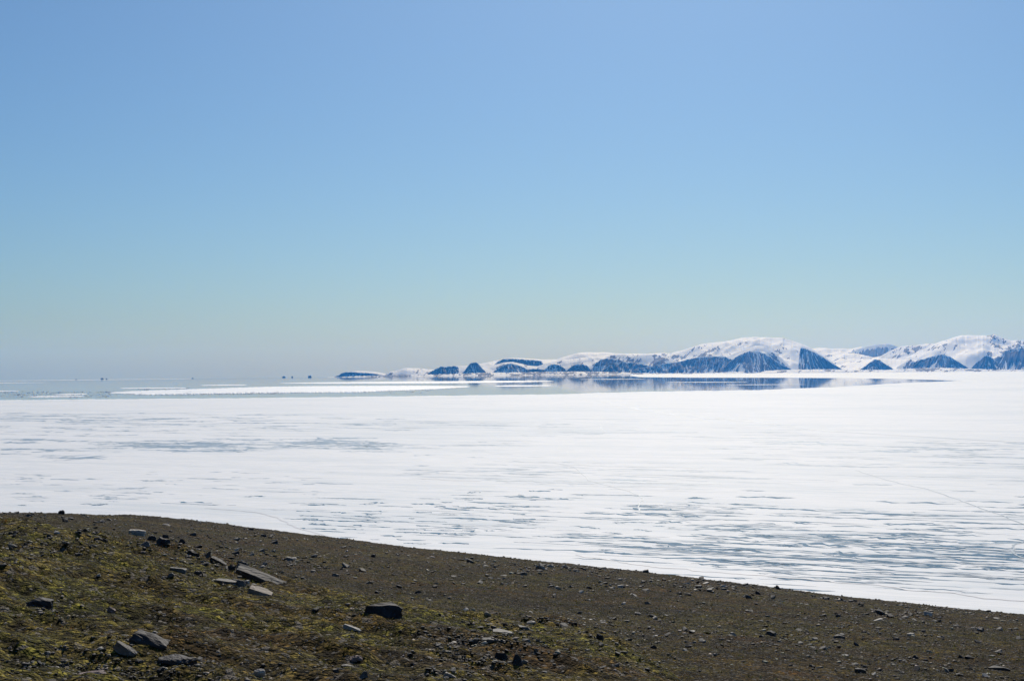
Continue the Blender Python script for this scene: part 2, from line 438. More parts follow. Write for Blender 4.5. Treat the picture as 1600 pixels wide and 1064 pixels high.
floe('broad white ice floe with a ragged near edge, largest in the open lead',
     [(168, 613.4), (200, 611.3), (300, 608), (400, 604.8), (480, 603.4), (560, 603), (640, 602.7), (735, 603.4)],
     [(168, 614.2), (230, 616.8), (300, 616), (400, 614.6), (480, 613.8), (560, 613.2), (610, 611), (680, 608.2), (735, 604.6)], seed=2, rough=.5)
floe('long thin white floe pointing at the mountain reflection, beyond the broad floe',
     [(435, 598.6), (500, 597.4), (600, 596.3), (700, 595.6), (800, 595), (866, 595.2)],
     [(435, 599.0), (500, 599.6), (600, 599.7), (700, 599), (800, 597.6), (866, 595.9)], seed=3)
floe('short slim white floe at the tapering tip of the broad floe', [(772, 602.6), (800, 602), (862, 601.9)], [(772, 603.8), (800, 604.1), (862, 603)], seed=4)
floe('small narrow white floe standing alone behind the broad floe', [(312, 601.8), (350, 601), (386, 600.9)], [(312, 602.6), (350, 602.5), (386, 602)], seed=5, rough=.2)
floe('thin white floe along the back edge of the broad floe above brash ice', [(186, 606.3), (230, 605.7), (292, 605.7)], [(186, 607.3), (240, 607.2), (292, 607)], seed=6, rough=.2)
floe('flat white floe at the seaward edge of the brash ice field', [(-120, 611.2), (0, 610.6), (30, 610.9)], [(-120, 613), (0, 612), (30, 611.7)], seed=7, rough=.2)
floe('narrow white floe amid the brash ice touching open water', [(82, 616.2), (105, 615.2), (136, 615.1)], [(82, 617.2), (105, 617.4), (136, 616.2)], seed=8, rough=.2)
floe('low white floe on the lead side of the brash ice field', [(44, 619.2), (80, 618.5), (132, 618.7)], [(44, 620.8), (80, 620.8), (132, 619.9)], seed=9, rough=.3)
floe('faint pale ice band lying right on the sea horizon', [(-200, 596.5), (0, 594.4), (150, 593.2), (300, 591.8)], [(-200, 597.5), (0, 595.2), (150, 593.7), (300, 592.1)], seed=10, rough=.05)
floe('faint grey sliver of ice just short of the horizon band', [(-100, 598.6), (0, 598), (72, 597.6)], [(-100, 599.3), (0, 598.7), (72, 597.9)], seed=11, rough=.1)
floe('thread-thin floe lying across the dark mountain reflection', [(1040, 597.2), (1100, 596.9), (1170, 597)], [(1040, 597.5), (1100, 597.6), (1170, 597.3)], seed=12, rough=.1)
floe('thread of thin ice in the reflection, nearer the lead edge', [(1130, 601.1), (1180, 600.8), (1260, 600.6)], [(1130, 601.3), (1180, 601.4), (1260, 600.9)], seed=13, rough=.1)
floe('hairline ice strip in the reflection below the low snow bluffs', [(905, 592.6), (950, 592.3), (1010, 592.2)], [(905, 592.9), (950, 592.9), (1010, 592.5)], seed=14, rough=.1)

# angular stone shapes, shared by brash blocks, rubble and single stones
def hull_stone(seed, flat=.6, n=13):
    r = np.random.default_rng(seed); bm = bmesh.new()
    for _ in range(n):
        v = r.normal(size=3); v /= np.linalg.norm(v); v = np.sign(v) * np.abs(v) ** .7 * r.uniform(.8, 1.1)
        bm.verts.new((v[0] * .5, v[1] * .38, v[2] * .5 * flat))
    bmesh.ops.convex_hull(bm, input=list(bm.verts))
    for v in [v for v in bm.verts if not v.link_faces]: bm.verts.remove(v)
    bmesh.ops.triangulate(bm, faces=list(bm.faces)); bmesh.ops.recalc_face_normals(bm, faces=list(bm.faces))
    bm.verts.index_update()
    V = np.array([v.co[:] for v in bm.verts]); Fc = np.array([[v.index for v in f.verts] for f in bm.faces]); bm.free()
    return V, Fc
STONES = [hull_stone(100 + k, fl) for k, fl in enumerate((.75, .5, .9, .4, .6, .3, .8, .55, .45, .7, .35, .65))]

def rot_mats(n, r, tilt=.3):
    a = r.uniform(0, 2 * np.pi, n); b = r.normal(0, tilt, n); c = r.normal(0, tilt, n)
    ca, sa, cb, sb, cc, s2 = np.cos(a), np.sin(a), np.cos(b), np.sin(b), np.cos(c), np.sin(c)
    Z = np.zeros(n); O = np.ones(n)
    A = np.stack([np.stack([ca, -sa, Z], -1), np.stack([sa, ca, Z], -1), np.stack([Z, Z, O], -1)], 1)
    B = np.stack([np.stack([O, Z, Z], -1), np.stack([Z, cb, -sb], -1), np.stack([Z, sb, cb], -1)], 1)
    C = np.stack([np.stack([cc, Z, s2], -1), np.stack([Z, O, Z], -1), np.stack([-s2, Z, cc], -1)], 1)
    return A @ B @ C

def scatter(name, pos, size, mat, seed, tint=None, kind='stuff', tilt=.3, squash=1.0):
    r = np.random.default_rng(seed); which = r.integers(0, len(STONES), len(pos)); vs, fs, ts, n = [], [], [], 0
    for k, (V, Fc) in enumerate(STONES):
        i = np.where(which == k)[0]
        if not len(i): continue
        Rm = rot_mats(len(i), r, tilt)
        W = np.einsum('nij,vj->nvi', Rm, V) * size[i][:, None, None] * np.array([1, 1, squash]) + pos[i][:, None]
        vs.append(W.reshape(-1, 3)); fs.append((Fc[None] + (np.arange(len(i)) * len(V))[:, None, None]).reshape(-1, 3) + n)
        if tint is not None: ts.append(np.repeat(tint[i], len(V), 0))
        n += W.shape[0] * W.shape[1]
    o = mesh_obj(name, np.concatenate(vs), np.concatenate(fs), mat)
    if tint is not None: cattr(o, 'tint', np.concatenate(ts))
    return tag(o, kind=kind)

# brash ice: broken blocks too many to count
bx = np.concatenate([rng.uniform(-60, 175, 900), rng.uniform(170, 300, 160), rng.uniform(285, 440, 420), rng.uniform(440, 700, 70), rng.uniform(200, 300, 90)])
by = np.concatenate([rng.uniform(611.5, 621, 900), rng.uniform(611, 618, 160), rng.uniform(613.6, 617.3, 420) , rng.uniform(608, 615, 70), rng.uniform(606.5, 608.5, 90)])
by[1060:1480] -= (bx[1060:1480] - 285) * .012
X, Y = sea_hit(bx, by); rr = np.hypot(X, Y)
sz = rr / FPX * rng.lognormal(.7, .5, len(bx))
tag(scatter('brash_ice', np.stack([X, Y, sea_z(X, Y) + .2], -1), sz, M['floe'], 5, squash=.22), 'field of broken brash ice between floes in the lead', 'brash ice')

# dark islets on the horizon
def islet(px, py, wpx, hpx, D, seed, label, twin=False):
    d = ray(px, py); hl = math.hypot(d[0], d[1]); x, y = d[0] / hl * D, d[1] / hl * D
    r = np.random.default_rng(seed); W = wpx / FPX * D; Hh = hpx / FPX * D; z0 = sea_z(x, y)
    nc, nrw = 40, 24; u = np.linspace(-1, 1, nc); v = np.linspace(-1, 1, nrw); Ug, Vg = np.meshgrid(u, v)
    prof = np.clip(1 - np.abs(Ug) ** 2.2 - np.abs(Vg) ** 2.2, 0, 1) ** .55
    if twin: prof *= .45 + .55 * np.clip(np.abs(np.abs(Ug) - .02) * 3.2, 0, 1)
    h = Hh * prof * (1 + .35 * fbm(Ug * 2.5 + seed, Vg * 2.5, seed, 3))
    P = np.stack([x + Ug * W / 2, y + Vg * W / 2, z0 - 6 + h + 6 * prof], -1)
    o = mesh_obj('islet', P.reshape(-1, 3), grid_faces(nrw, nc), M['dark'], smooth=True)
    tag(o, label, 'islet')
islet(159.5, 591, 5, 2.4, 31000, 21, 'dark rocky islet above the horizon ice band, larger of two neighbours')
islet(166.5, 591, 2.6, 1.9, 31000, 22, 'tiny dark islet hard beside a larger dark islet on the horizon ice')
islet(119, 592, 3, 1.3, 32000, 23, 'faint speck of an islet far out over the horizon ice')
islet(301, 590, 3, 1.2, 32000, 24, 'faint low speck of an islet alone on the open horizon')
islet(443.5, 589, 6, 2.2, 31000, 25, 'low pointed dark islet on the horizon, farther out than the twin-topped one')
islet(456.5, 589, 2.8, 2.2, 31000, 26, 'small blocky dark islet between the pointed and the twin-topped islet')
islet(484, 588.5, 5.6, 3.4, 30500, 27, 'twin-topped dark islet on the horizon off the low snowy headland', True)

# ------------------------------------------------------------------ snow mountains across the sound
def mountain(label, outline, D, alpha, gamma, kind, seed, rocky=0., rough=.5, gully=1.0, apex=None, snowtop=.0, sn=0.0, name='mountain', base=1.0, streak=.5):
    D *= 1000.; pts = np.array(outline, float)
    x = np.arange(pts[0, 0], pts[-1, 0] + .01, .55); y = np.interp(x, pts[:, 0], pts[:, 1])
    k = np.hanning(9)[1:-1]; k /= k.sum(); m = len(k) // 2
    y = np.convolve(np.pad(y, m, mode='edge'), k, 'valid')
    y = y + rough * (1.5 if kind == 'bluff' else .6) * fbm(x * (.17 if kind == 'bluff' else .2), x * 0, seed, 4, .62) * np.minimum(1, np.minimum(x - x[0], x[-1] - x) / 5 + .1)
    d = ray(x, y); hl = np.hypot(d[:, 0], d[:, 1]); dirs = d[:, :2] / hl[:, None]
    zc = CAM_H + D * d[:, 2] / hl; zb = -D * D / (2 * RE); h = np.maximum(zc - zb, 4.)
    hs = np.convolve(np.pad(h, 12, mode='edge'), np.ones(25) / 25, 'valid')
    nF, nB = (46 if kind == 'bluff' else 30), 5
    t = np.concatenate([-np.linspace(1, 0, nB, endpoint=False), np.linspace(0, 1, nF) ** 1.1, [1.06]])
    T = t[:, None]; Hh = h[None]; tf = np.clip(T, 0, 1)
    prof = np.where(T >= 0, (1 - tf) ** gamma, 1 - np.abs(T) ** 1.6)
    prof = np.where(T > 1, -.05, prof)
    L = (np.maximum(hs, 30) / math.tan(rad(alpha)))[None]
    dist = np.where(T >= 0, T * L, T * np.maximum(L * .6, 400))
    u = (x * D / FPX)[None] + 0 * T                    # metres along the range
    uc = (apex if apex is not None else .5 * (x[0] + x[-1])) * D / FPX
    fan = (u - uc) / (.55 + .45 * tf) if apex is not None else (u - uc) + dist * .12
    env = np.sin(np.pi * np.clip(tf * .96 + .03, 0, 1)) ** .7
    if kind == 'bluff':
        wl = 105.
        g = 1 - np.abs(pn(fan / wl + .25 * fbm(u / 200, dist / 260, seed + 3, 2), tf * 1.2 + seed, seed + 1)) * 2.2      # ribs and gullies
        g2 = 1 - np.abs(pn(fan / 48. + .2 * fbm(u / 90, dist / 160, seed + 4, 2), tf * 2.0 - seed, seed + 2)) * 2.2
        dz = -env * gully * (17 * np.clip(g, -1, 1) + 7 * np.clip(g2, -1, 1)) * np.minimum(1, Hh / 180)
        patch = fbm(u / 420., tf * 1.1 + 3, seed + 7, 3)
        s = np.clip(g2 * .55 + g * .5, -1, 1) - .62 + .55 * (streak - .71) + .42 * patch + .30 * tf + .18 * pn(u / 25, dist / 60, seed + 8)
        snow = sstep(-.10, .22, s) * .95
        brk = .11 * fbm(u / 110, tf * .6, seed + 12, 4, .6)
        snow = np.maximum(snow, sstep(snowtop + .07, snowtop + .01, tf + brk) * .9)
        snow = np.maximum(snow, sstep(.93, 1.0, tf + .8 * brk + .05 * pn(u / 60, dist / 60, seed + 20)) * base)
        snow = np.where(T < -.02, .95, snow)
    else:
        spur = 1 - 2 * np.abs(pn(u / 620. + dist / 2600. + .3 * fbm(u / 900., dist / 900., seed + 9, 2), dist / 2600. + seed, seed + 10))
        dz = env * Hh * (.10 * fbm(u / 800., dist / 900., seed + 1, 4) + .11 * spur) + env * 7 * fbm(u / 120., dist / 160., seed + 2, 3) * rough
        rk = np.interp(x, *zip(*rocky))[None] if hasattr(rocky, '__len__') else rocky
        n = -.13 + fbm(u / 240., dist / 420., seed + 5, 3) * .75 + .25 * spur + fbm(u / 52. + dist / 150., dist / 190., seed + 6, 3, .6) * .42
        ledge = .4 * sstep(0, .35, tf) * sstep(1.0, .6, tf)
        snow = 1 - sstep(.95 - 1.25 * rk, 1.25 - 1.25 * rk, n + ledge * (rk > .02)) * .95
    z = zb + Hh * prof + dz
    P = np.stack([dirs[None, :, 0] * (D - dist), dirs[None, :, 1] * (D - dist), z], -1)
    o = mesh_obj(name, P.reshape(-1, 3), grid_faces(len(t), len(x)), M['mount'], smooth=True)
    attr(o, 'snow', np.broadcast_to(snow, P.shape[:2]).reshape(-1))
    return tag(o, label, name, kind='structure')

mt = mountain
# far back
mt('pale far snow ridge between the two massifs', [(1255, 548), (1268, 544.5), (1290, 544), (1300, 545.2), (1330, 545), (1346, 543), (1375, 548), (1420, 556)], 43, 14, .8, 'snow', 31, .15, .2)
mt('far blue faced mountain with a snow cornice', [(1316, 556), (1330, 550), (1345, 544), (1362, 539.5), (1375, 537.6), (1388, 537), (1397, 539.5), (1404, 543), (1425, 552)], 40, 30, .9, 'bluff', 32, gully=.5, snowtop=.10, rough=.25, streak=.25)
# back domes
mt('long low snow plateau', [(700, 580), (716, 574.5), (730, 572), (752, 568), (765, 566), (780, 562.5), (790, 560), (800, 559.3), (845, 562), (870, 561.5), (880, 558), (900, 553), (920, 550.3), (940, 551), (985, 553), (1010, 553), (1030, 552.2), (1060, 552), (1090, 556), (1120, 566)], 32, 15, .75, 'snow', 33, [(700, .05), (930, .05), (960, .4), (1000, .42), (1120, .42)], .3)
mt('snow dome of the central massif', [(1028, 560), (1040, 554), (1062, 549), (1078, 544), (1100, 537), (1110, 535.5), (1130, 535), (1150, 531), (1170, 528), (1190, 527.3), (1208, 528.3), (1218, 528.3), (1226, 530), (1238, 532.6), (1252, 537.4), (1268, 545), (1290, 558), (1310, 572), (1322, 580)], 31.6, 17, .85, 'snow', 34, [(1028, .45), (1060, .5), (1100, .5), (1125, .45), (1140, .04), (1190, .05), (1215, .30), (1228, .16), (1250, .26), (1322, .15)], .45)
mt('snowy saddle hills before the far peak', [(1270, 574), (1285, 566), (1300, 556), (1318, 552.5), (1335, 552), (1350, 555), (1365, 559), (1385, 556), (1400, 558)], 33, 12, .8, 'snow', 35, [(1270, .2), (1335, .35), (1360, .5), (1400, .3)], .6)
mt('speckled snow shoulder beside the eastern massif', [(1355, 572), (1368, 562), (1380, 554), (1395, 545.5), (1410, 541.2), (1430, 539.6), (1455, 537.3), (1470, 538), (1500, 545)], 32.3, 20, .9, 'snow', 36, [(1355, .4), (1400, .5), (1430, .62), (1460, .62), (1500, .3)], .6)
mt('wide snow dome of the eastern massif', [(1385, 574), (1410, 563), (1430, 552), (1445, 544), (1460, 537.2), (1480, 532), (1490, 528), (1500, 525.5), (1515, 524), (1535, 524), (1545, 526), (1553, 523.4), (1558, 525), (1566, 529), (1580, 533), (1590, 531.7), (1600, 534), (1640, 540), (1700, 552), (1760, 578)], 31, 16, .8, 'snow', 37, [(1385, .1), (1440, .25), (1475, .5), (1490, .1), (1530, .08), (1541, .5), (1560, .62), (1600, .6), (1760, .4)], .6)
# middle
mt('flat topped dark cliff band below the plateau rim', [(772, 570), (778, 564.5), (786, 561), (792, 560.2), (800, 560.1), (822, 561.6), (838, 562.8), (846, 563.6), (850, 570), (853, 576)], 31, 38, 1.0, 'bluff', 38, gully=.6, rough=.2, streak=.15)
mt('smooth snow slope over the western bluffs', [(700, 588), (716, 582), (735, 575), (750, 572.5), (762, 572), (775, 569.8), (788, 566.3), (800, 565.7), (815, 568.5), (824, 571.5), (840, 572.5), (852, 568), (866, 565), (880, 562), (900, 561), (920, 558), (935, 556), (950, 560), (960, 572)], 30.3, 22, .8, 'snow', 39, [(700, .1), (850, .2), (880, .38), (900, .3), (960, .3)], .4)
mt('speckled rocky snow face west of the central massif', [(915, 572), (928, 564), (940, 560), (955, 555.5), (975, 553.6), (990, 556), (1005, 555), (1025, 554), (1040, 557), (1052, 562), (1070, 570)], 30.4, 26, .95, 'snow', 40, [(915, .62), (960, .68), (1000, .6), (1070, .6)], .5)
# far western headlands
mt('low far snowy headland at the western end of the range', [(516, 590.6), (524, 588.4), (532, 585), (538, 582), (548, 580.8), (558, 579.2), (570, 579.4), (585, 580.8), (600, 583.4), (614, 587), (622, 590)], 30, 20, .7, 'snow', 41, .05, .25)
mt('dark shore cliff of the low western headland', [(518, 590.2), (530, 586), (535, 582.6), (540, 581.4), (551, 581.2), (558, 582), (575, 582.8), (590, 584.6), (600, 587.2), (606, 590)], 29.6, 40, 1.0, 'bluff', 42, gully=.4, rough=.3, base=.0, streak=.15)
mt('low snow hill with a rocky crest between headlands', [(598, 589), (604, 583.5), (610, 580.6), (620, 579), (632, 575.2), (645, 575.6), (655, 575.6), (668, 577), (680, 578), (700, 584), (716, 590)], 29.8, 18, .8, 'snow', 43, [(598, .6), (608, .3), (640, .18), (665, .45), (716, .3)], .5)
mt('snow slope behind the dark pyramid headland', [(668, 589), (684, 578), (700, 573), (716, 571.8), (728, 571.5), (750, 574), (775, 580), (790, 588)], 29.5, 22, .9, 'snow', 44, .05, .2)
mt('broad dark bluff with fine snow gullies', [(664, 589), (670, 583), (678, 577.5), (687, 573.3), (700, 572.6), (714, 572), (717, 574), (718, 584), (719, 590)], 29.2, 36, 1.0, 'bluff', 45, gully=.7, rough=.75, streak=.4)
mt('steep dark pyramid headland', [(714, 590), (720, 586), (727, 577), (734, 568.6), (738, 566.3), (745, 566), (749, 570), (753, 575), (760, 582), (770, 589)], 28.8, 40, 1.05, 'bluff', 46, gully=.7, rough=.75, apex=741, streak=.12, base=.2)
# front bluffs, west to east
mt('snow streaked bluff under the smooth snow slope', [(764, 586), (772, 579.6), (780, 575), (788, 569.5), (797, 567.5), (806, 569.3), (816, 572.5), (824, 577), (832, 584)], 29.0, 34, 1.0, 'bluff', 47, apex=795, streak=.70, rough=.75)
mt('low dark shore bluff', [(808, 586), (813, 580), (820, 577.6), (832, 576.2), (845, 576.3), (852, 578), (858, 586)], 28.7, 38, 1.0, 'bluff', 48, streak=.2, rough=.75, base=.3)
mt('rounded dark bluff striped by slanting snow gullies', [(844, 586), (850, 578), (856, 571.5), (862, 569), (869, 568.8), (876, 571.5), (883, 576), (889, 584)], 28.8, 36, 1.0, 'bluff', 49, streak=.55, rough=.75)
mt('rounded dark arch bluff with one central snow gully', [(880, 586), (886, 578.6), (893, 572), (900, 569.5), (910, 568.8), (917, 571), (922, 576), (927, 584)], 28.8, 36, 1.0, 'bluff', 50, apex=905, streak=.22, rough=.75)
mt('dark gullied bluff rising to a snow shoulder', [(918, 586), (924, 576), (931, 567), (940, 561), (950, 559.4), (965, 561), (980, 566), (990, 575), (998, 585)], 28.9, 33, 1.0, 'bluff', 51, streak=.62, rough=.4)
mt('broad dark bluff with diagonal snow chutes', [(934, 586), (942, 578), (952, 570), (965, 566.5), (985, 566), (1005, 569), (1022, 573.5), (1034, 576), (1045, 585)], 28.5, 33, 1.0, 'bluff', 52, streak=.42, rough=.5)
mt('long dark cliff at the foot of the central massif', [(972, 587), (985, 579), (1000, 575.5), (1020, 572), (1040, 567.6), (1060, 565), (1080, 560), (1092, 557.6), (1105, 556.8), (1125, 556.4), (1136, 557.5), (1146, 563), (1160, 573), (1172, 586)], 28.3, 33, 1.0, 'bluff', 53, streak=.36, rough=.4)
mt('snow apron above the great dark arch', [(1105, 566), (1122, 559.5), (1135, 557.5), (1150, 551), (1165, 545.5), (1180, 541), (1195, 542), (1212, 552), (1228, 566), (1242, 580)], 29.3, 27, .85, 'snow', 54, [(1105, .05), (1180, .1), (1205, .4), (1242, .3)], .3)
mt('great dark arch bluff streaked with snow on its eastern flank', [(1118, 587), (1130, 574), (1142, 563), (1152, 556.5), (1162, 551), (1172, 548), (1184, 548.2), (1192, 551), (1204, 558), (1216, 565.4), (1228, 572.5), (1236, 576.6), (1244, 584)], 28.1, 32, 1.0, 'bluff', 55, apex=1178, streak=.48, rough=.3)
mt('dark triangular eastern face of the central massif', [(1246, 586), (1248.6, 562), (1249.6, 546), (1252.5, 542.4), (1262, 545.6), (1275, 551), (1288, 559), (1300, 567), (1312, 574.5), (1320, 579), (1326, 585)], 29.0, 34, 1.0, 'bluff', 56, apex=1253, streak=.44, rough=.25)
mt('small dark pyramid hill on the low snow shore', [(1336, 583), (1345, 576.6), (1354, 570.5), (1362, 563.6), (1367, 561), (1371, 561.5), (1379, 566), (1389, 571.8), (1396, 576.6), (1403, 583)], 28.2, 34, 1.0, 'bluff', 57, apex=1367, streak=.40, rough=.35)
mt('low white shore plain between the massifs', [(1225, 585), (1245, 577.5), (1270, 575), (1300, 572), (1320, 567), (1345, 562), (1375, 560), (1400, 562), (1425, 562), (1450, 566), (1480, 576), (1500, 584)], 30.0, 8, .8, 'snow', 58, [(1225, .2), (1300, .28), (1345, .3), (1400, .2), (1500, .2)], .5)
mt('snow bank with a dark notch', [(1392, 584), (1402, 573), (1414, 566), (1422, 561), (1428, 564), (1440, 572), (1460, 580), (1470, 586)], 28.7, 28, .9, 'snow', 59, [(1392, .3), (1420, .72), (1432, .6), (1470, .3)], .6)
mt('gullied arch bluff of the eastern massif', [(1418, 583), (1426, 569), (1432, 563), (1445, 560), (1456, 556.6), (1466, 553.6), (1474, 553.3), (1484, 557), (1496, 564), (1508, 571.5), (1514, 576), (1522, 583)], 28.3, 33, 1.0, 'bluff', 60, apex=1472, streak=.56, rough=.35)
mt('pointed dark bluff on the eastern shore', [(1512, 584), (1519, 573), (1527, 565), (1535, 558), (1541, 554.5), (1548, 557), (1556, 563), (1562, 572), (1567, 583)], 28.5, 36, 1.0, 'bluff', 61, apex=1541, streak=.42, rough=.45)
mt('tall dark cliff at the eastern end of the range', [(1552, 584), (1560, 572), (1566, 560), (1571, 549), (1577, 545), (1590, 544), (1605, 542.5), (1640, 545), (1670, 560), (1700, 583)], 28.2, 34, 1.0, 'bluff', 62, streak=.34, rough=.45)
# foreshore
mt('low rough snow and rock foreshore', [(512, 590.4), (560, 587.4), (600, 586.6), (640, 585.6), (700, 584.6), (760, 582.4), (800, 581.8), (850, 581.4), (900, 580.6), (940, 581), (985, 582.3), (1020, 583.4), (1100, 583), (1200, 579), (1240, 577.6), (1300, 577.2), (1340, 578.2), (1400, 577.4), (1430, 575.6), (1470, 574.6), (1510, 576), (1560, 577.6), (1610, 577.6), (1700, 578)],
   27.6, 12, .9, 'snow', 63, [(512, .6), (600, .72), (700, .74), (760, .72), (950, .72), (1000, .45), (1200, .35), (1300, .42), (1340, .35), (1410, .6), (1500, .66), (1560, .4), (1700, .4)], 1.0, name='foreshore')

# ------------------------------------------------------------------ the tundra hillside we stand on
PX = np.array([-300, -124, -90, -79, -56, -34, -11, 11, 34, 56, 90, 124, 300.]); PV = np.array([.004, .004, .0016, .0011, -.0094, -.0063, -.0041, -.0037, -.0019, .001, .002, .0046, .0046])
QX = np.array([-200, -27, -19.8, -16.8, -14.1, -10.9, -8.66, -3.96, 0, 2.48, 4.46, 6.44, 11.14, 60]); QV = np.array([.0, .0, .006, -.022, -.0239, -.0142, -.0062, -.0046, -.0055, -.0065, .0068, .035, .12, .3])
def z_parts(X, Y):
    Yp = np.maximum(Y, -60)
    zm = -6.6 - .085 * Y - .105 * X - .000106 * Y * np.abs(Y) - 250 * np.interp(X, PX, PV) * np.exp(-((Y - 245) / 90) ** 2)
    q = (np.interp(X, QX, QV) * 2 + np.interp(X - .8, QX, QV) + np.interp(X + .8, QX, QV)) / 4
    zh = -4.5 - .02 * Y - .16 * X - .0015 * Yp * np.abs(Yp) - 55 * q * np.exp(-((Y - 55) / 25) ** 2)
    zh = zh + 2.8 * np.exp(-(X * X + Y * Y) / 64.)
    return zm, zh
def terrain(X, Y, fine=True):
    X = np.asarray(X, float); Y = np.asarray(Y, float)
    zm, zh = z_parts(X, Y)
    k = .35; d = zh - zm; hmask = 1 / (1 + np.exp(-np.clip(d / k, -40, 40)))
    z = np.maximum(zm, zh) + k * np.log1p(np.exp(-np.abs(d) / k)) * .6
    r = np.hypot(X, Y)
    # lobes that creep down and to the right
    a = (X * .86 - Y * .5); b = (X * .5 + Y * .86)
    z = z + (.27 * hmask + .06) * fbm(a / 9, b / 3.4, 71, 3) + (1 - hmask) * (.22 * fbm(X / 30, Y / 40, 72, 3) + .13 * fbm(X / 2.6, Y / 7., 77, 2)) * sstep(30, 120, r)
    if fine:
        z = z + (.075 + .06 * hmask) * fbm(a / 1.7, b / 1.0, 73, 3, .6) + .045 * pn(X / .30, Y / .34, 76)
    return z + CAM_H, hmask
vis = np.radians(np.linspace(-22, 22, 620))
thg = np.concatenate([np.radians(np.linspace(-180, -22.3, 70)), vis, np.radians(np.linspace(22.3, 180, 70))])
rg = np.concatenate([np.linspace(.05, 12, 10), np.geomspace(13, 330, 500), np.geomspace(336, 1600, 40)])
T, Rr = np.meshgrid(thg, rg); GX, GY = np.sin(T) * Rr, np.cos(T) * Rr
GZ, GM = terrain(GX, GY)
ground = mesh_obj('tundra_slope', np.stack([GX, GY, GZ], -1).reshape(-1, 3), grid_faces(len(rg), len(thg)), M['ground'], smooth=True)
attr(ground, 'hill', GM.reshape(-1))
tag(ground, 'dark mossy tundra hillside dropping to the ice', 'hillside', kind='structure')

def ground_hit(px, py):
    """first meeting of each sight line with the hillside"""
    px = np.atleast_1d(np.asarray(px, float)); py = np.atleast_1d(np.asarray(py, float))
    d = ray(px, py); s = np.geomspace(12, 420, 1300)
    out = np.full((len(px), 3), np.nan)
    for k in range(0, len(px), 400):
        dd = d[k:k + 400]; Xs = dd[:, 0, None] * s; Ys = dd[:, 1, None] * s; Zs = CAM_H + dd[:, 2, None] * s
        below = Zs < terrain(Xs, Ys, False)[0]
        i = below.argmax(1); ok = below.any(1)
        P = np.stack([Xs[np.arange(len(i)), i], Ys[np.arange(len(i)), i], Zs[np.arange(len(i)), i]], -1); P[~ok] = np.nan
        out[k:k + 400] = P
    return out

# ------------------------------------------------------------------ single boulders
def boulder(label, px, py, wpx, hpx, mat, seed, depth=.7, rotz=0., tilt=0., shape='block', name='boulder', sink=.30, pitch=0., D=None):
    """px, py: middle of the base in the photograph; wpx, hpx its seen size"""
    if D is None: P = ground_hit(px, py)[0]
    else: P = np.array([0, 0, CAM_H]) + ray(px, py) * D
    d = math.hypot(P[0], P[1]); W = wpx / FPX * d; Hh = 1.02 * hpx / FPX * d / (1 - sink)
    r = np.random.default_rng(seed); bm = bmesh.new()
    if shape == 'block':
        for _ in range(24):
            v = r.normal(size=3); v = v / np.abs(v).max() * .5; v = v * r.uniform(.86, 1.0, 3)
            v[0] += .10 * (v[2] > .2) * r.normal(); v[2] -= .22 * max(0., v[0]) * (v[2] > 0)
            bm.verts.new(v)
    elif shape == 'pyramid':
        for _ in range(9):
            a = r.uniform(0, 2 * np.pi); bm.verts.new((.5 * math.cos(a), .5 * math.sin(a), -.5 + .2 * r.random()))
        for _ in range(4):
            a = r.uniform(0, 2 * np.pi); q = r.uniform(.05, .2); bm.verts.new((-.05 + q * math.cos(a), q * math.sin(a), .5 - .1 * r.random()))
    elif shape == 'slab':
        for sx in (-1, -.3, .4, 1):
            for sy in (-1, 1):
                for sz in (-1, 1):
                    j = r.uniform(-.1, .1, 3); e = 1 - .35 * (abs(sx) == 1) * r.random()
                    bm.verts.new((sx * .5, sy * .5 * e + j[1], sz * .5 * (e if sz > 0 else 1) + j[2]))
    else:                                          # rounded
        for _ in range(26):
            v = r.normal(size=3); v /= np.linalg.norm(v); bm.verts.new(np.sign(v) * np.abs(v) ** .85 * .52)
    bmesh.ops.convex_hull(bm, input=list(bm.verts))
    for v in [v for v in bm.verts if not v.link_faces]: bm.verts.remove(v)
    bmesh.ops.bevel(bm, geom=list(bm.edges), offset=.035, segments=1, affect='EDGES', clamp_overlap=True)
    bmesh.ops.triangulate(bm, faces=list(bm.faces))
    bmesh.ops.subdivide_edges(bm, edges=list(bm.edges), cuts=3, use_grid_fill=True)
    bmesh.ops.triangulate(bm, faces=list(bm.faces)); bmesh.ops.recalc_face_normals(bm, faces=list(bm.faces)); bm.normal_update()
    C = np.array([v.co[:] for v in bm.verts]); N = np.array([v.normal[:] for v in bm.verts])
    nz = fbm(C[:, 0] * 3.2 + C[:, 2] * 5 + seed, C[:, 1] * 3.2 - C[:, 2] * 2, seed, 4, .6)
    C = C + N * (nz * .05)[:, None]
    C *= np.array([W, W * depth * .8, Hh])
    for v, c in zip(bm.verts, C): v.co = c
    me = bpy.data.meshes.new(name); bm.to_mesh(me); bm.free(); me.materials.append(mat)
    o = bpy.data.objects.new(name, me); col.objects.link(o)
    o.location = (P[0], P[1] + W * depth * .25, P[2] + Hh * (.5 - sink))
    o.rotation_euler = (pitch, tilt, rotz)
    return tag(o, label, 'rock' if name != 'boulder' else 'boulder')
B = boulder
B('big dark blocky boulder with a flat top, standing alone on the slope', 601, 966, 60, 25, M['dark'], 2, .75, -.35, .15)
B('long tilted grey slab lying down the crest of the rise', 413, 910, 92, 9, M['grey'], 5, .26, -.10, .37, 'slab', 'rock_slab', .1, .35)
B('squat grey block perched at the upper end of the long slab', 377, 888, 17, 11, M['grey'], 9, .8, .3, .2)
B('dark boulder with a sunlit flat top and sloping end', 229, 1017, 58, 27, M['dark'], 12, .7, -.3, .28)
B('low dark flat boulder just downhill of the flat-topped one', 274, 1040, 60, 14, M['dark'], 15, .6, -.2, .08)
B('dark wedge shaped boulder above a spill of pale stones', 60, 949, 38, 14, M['dark'], 18, .8, .3, .16)
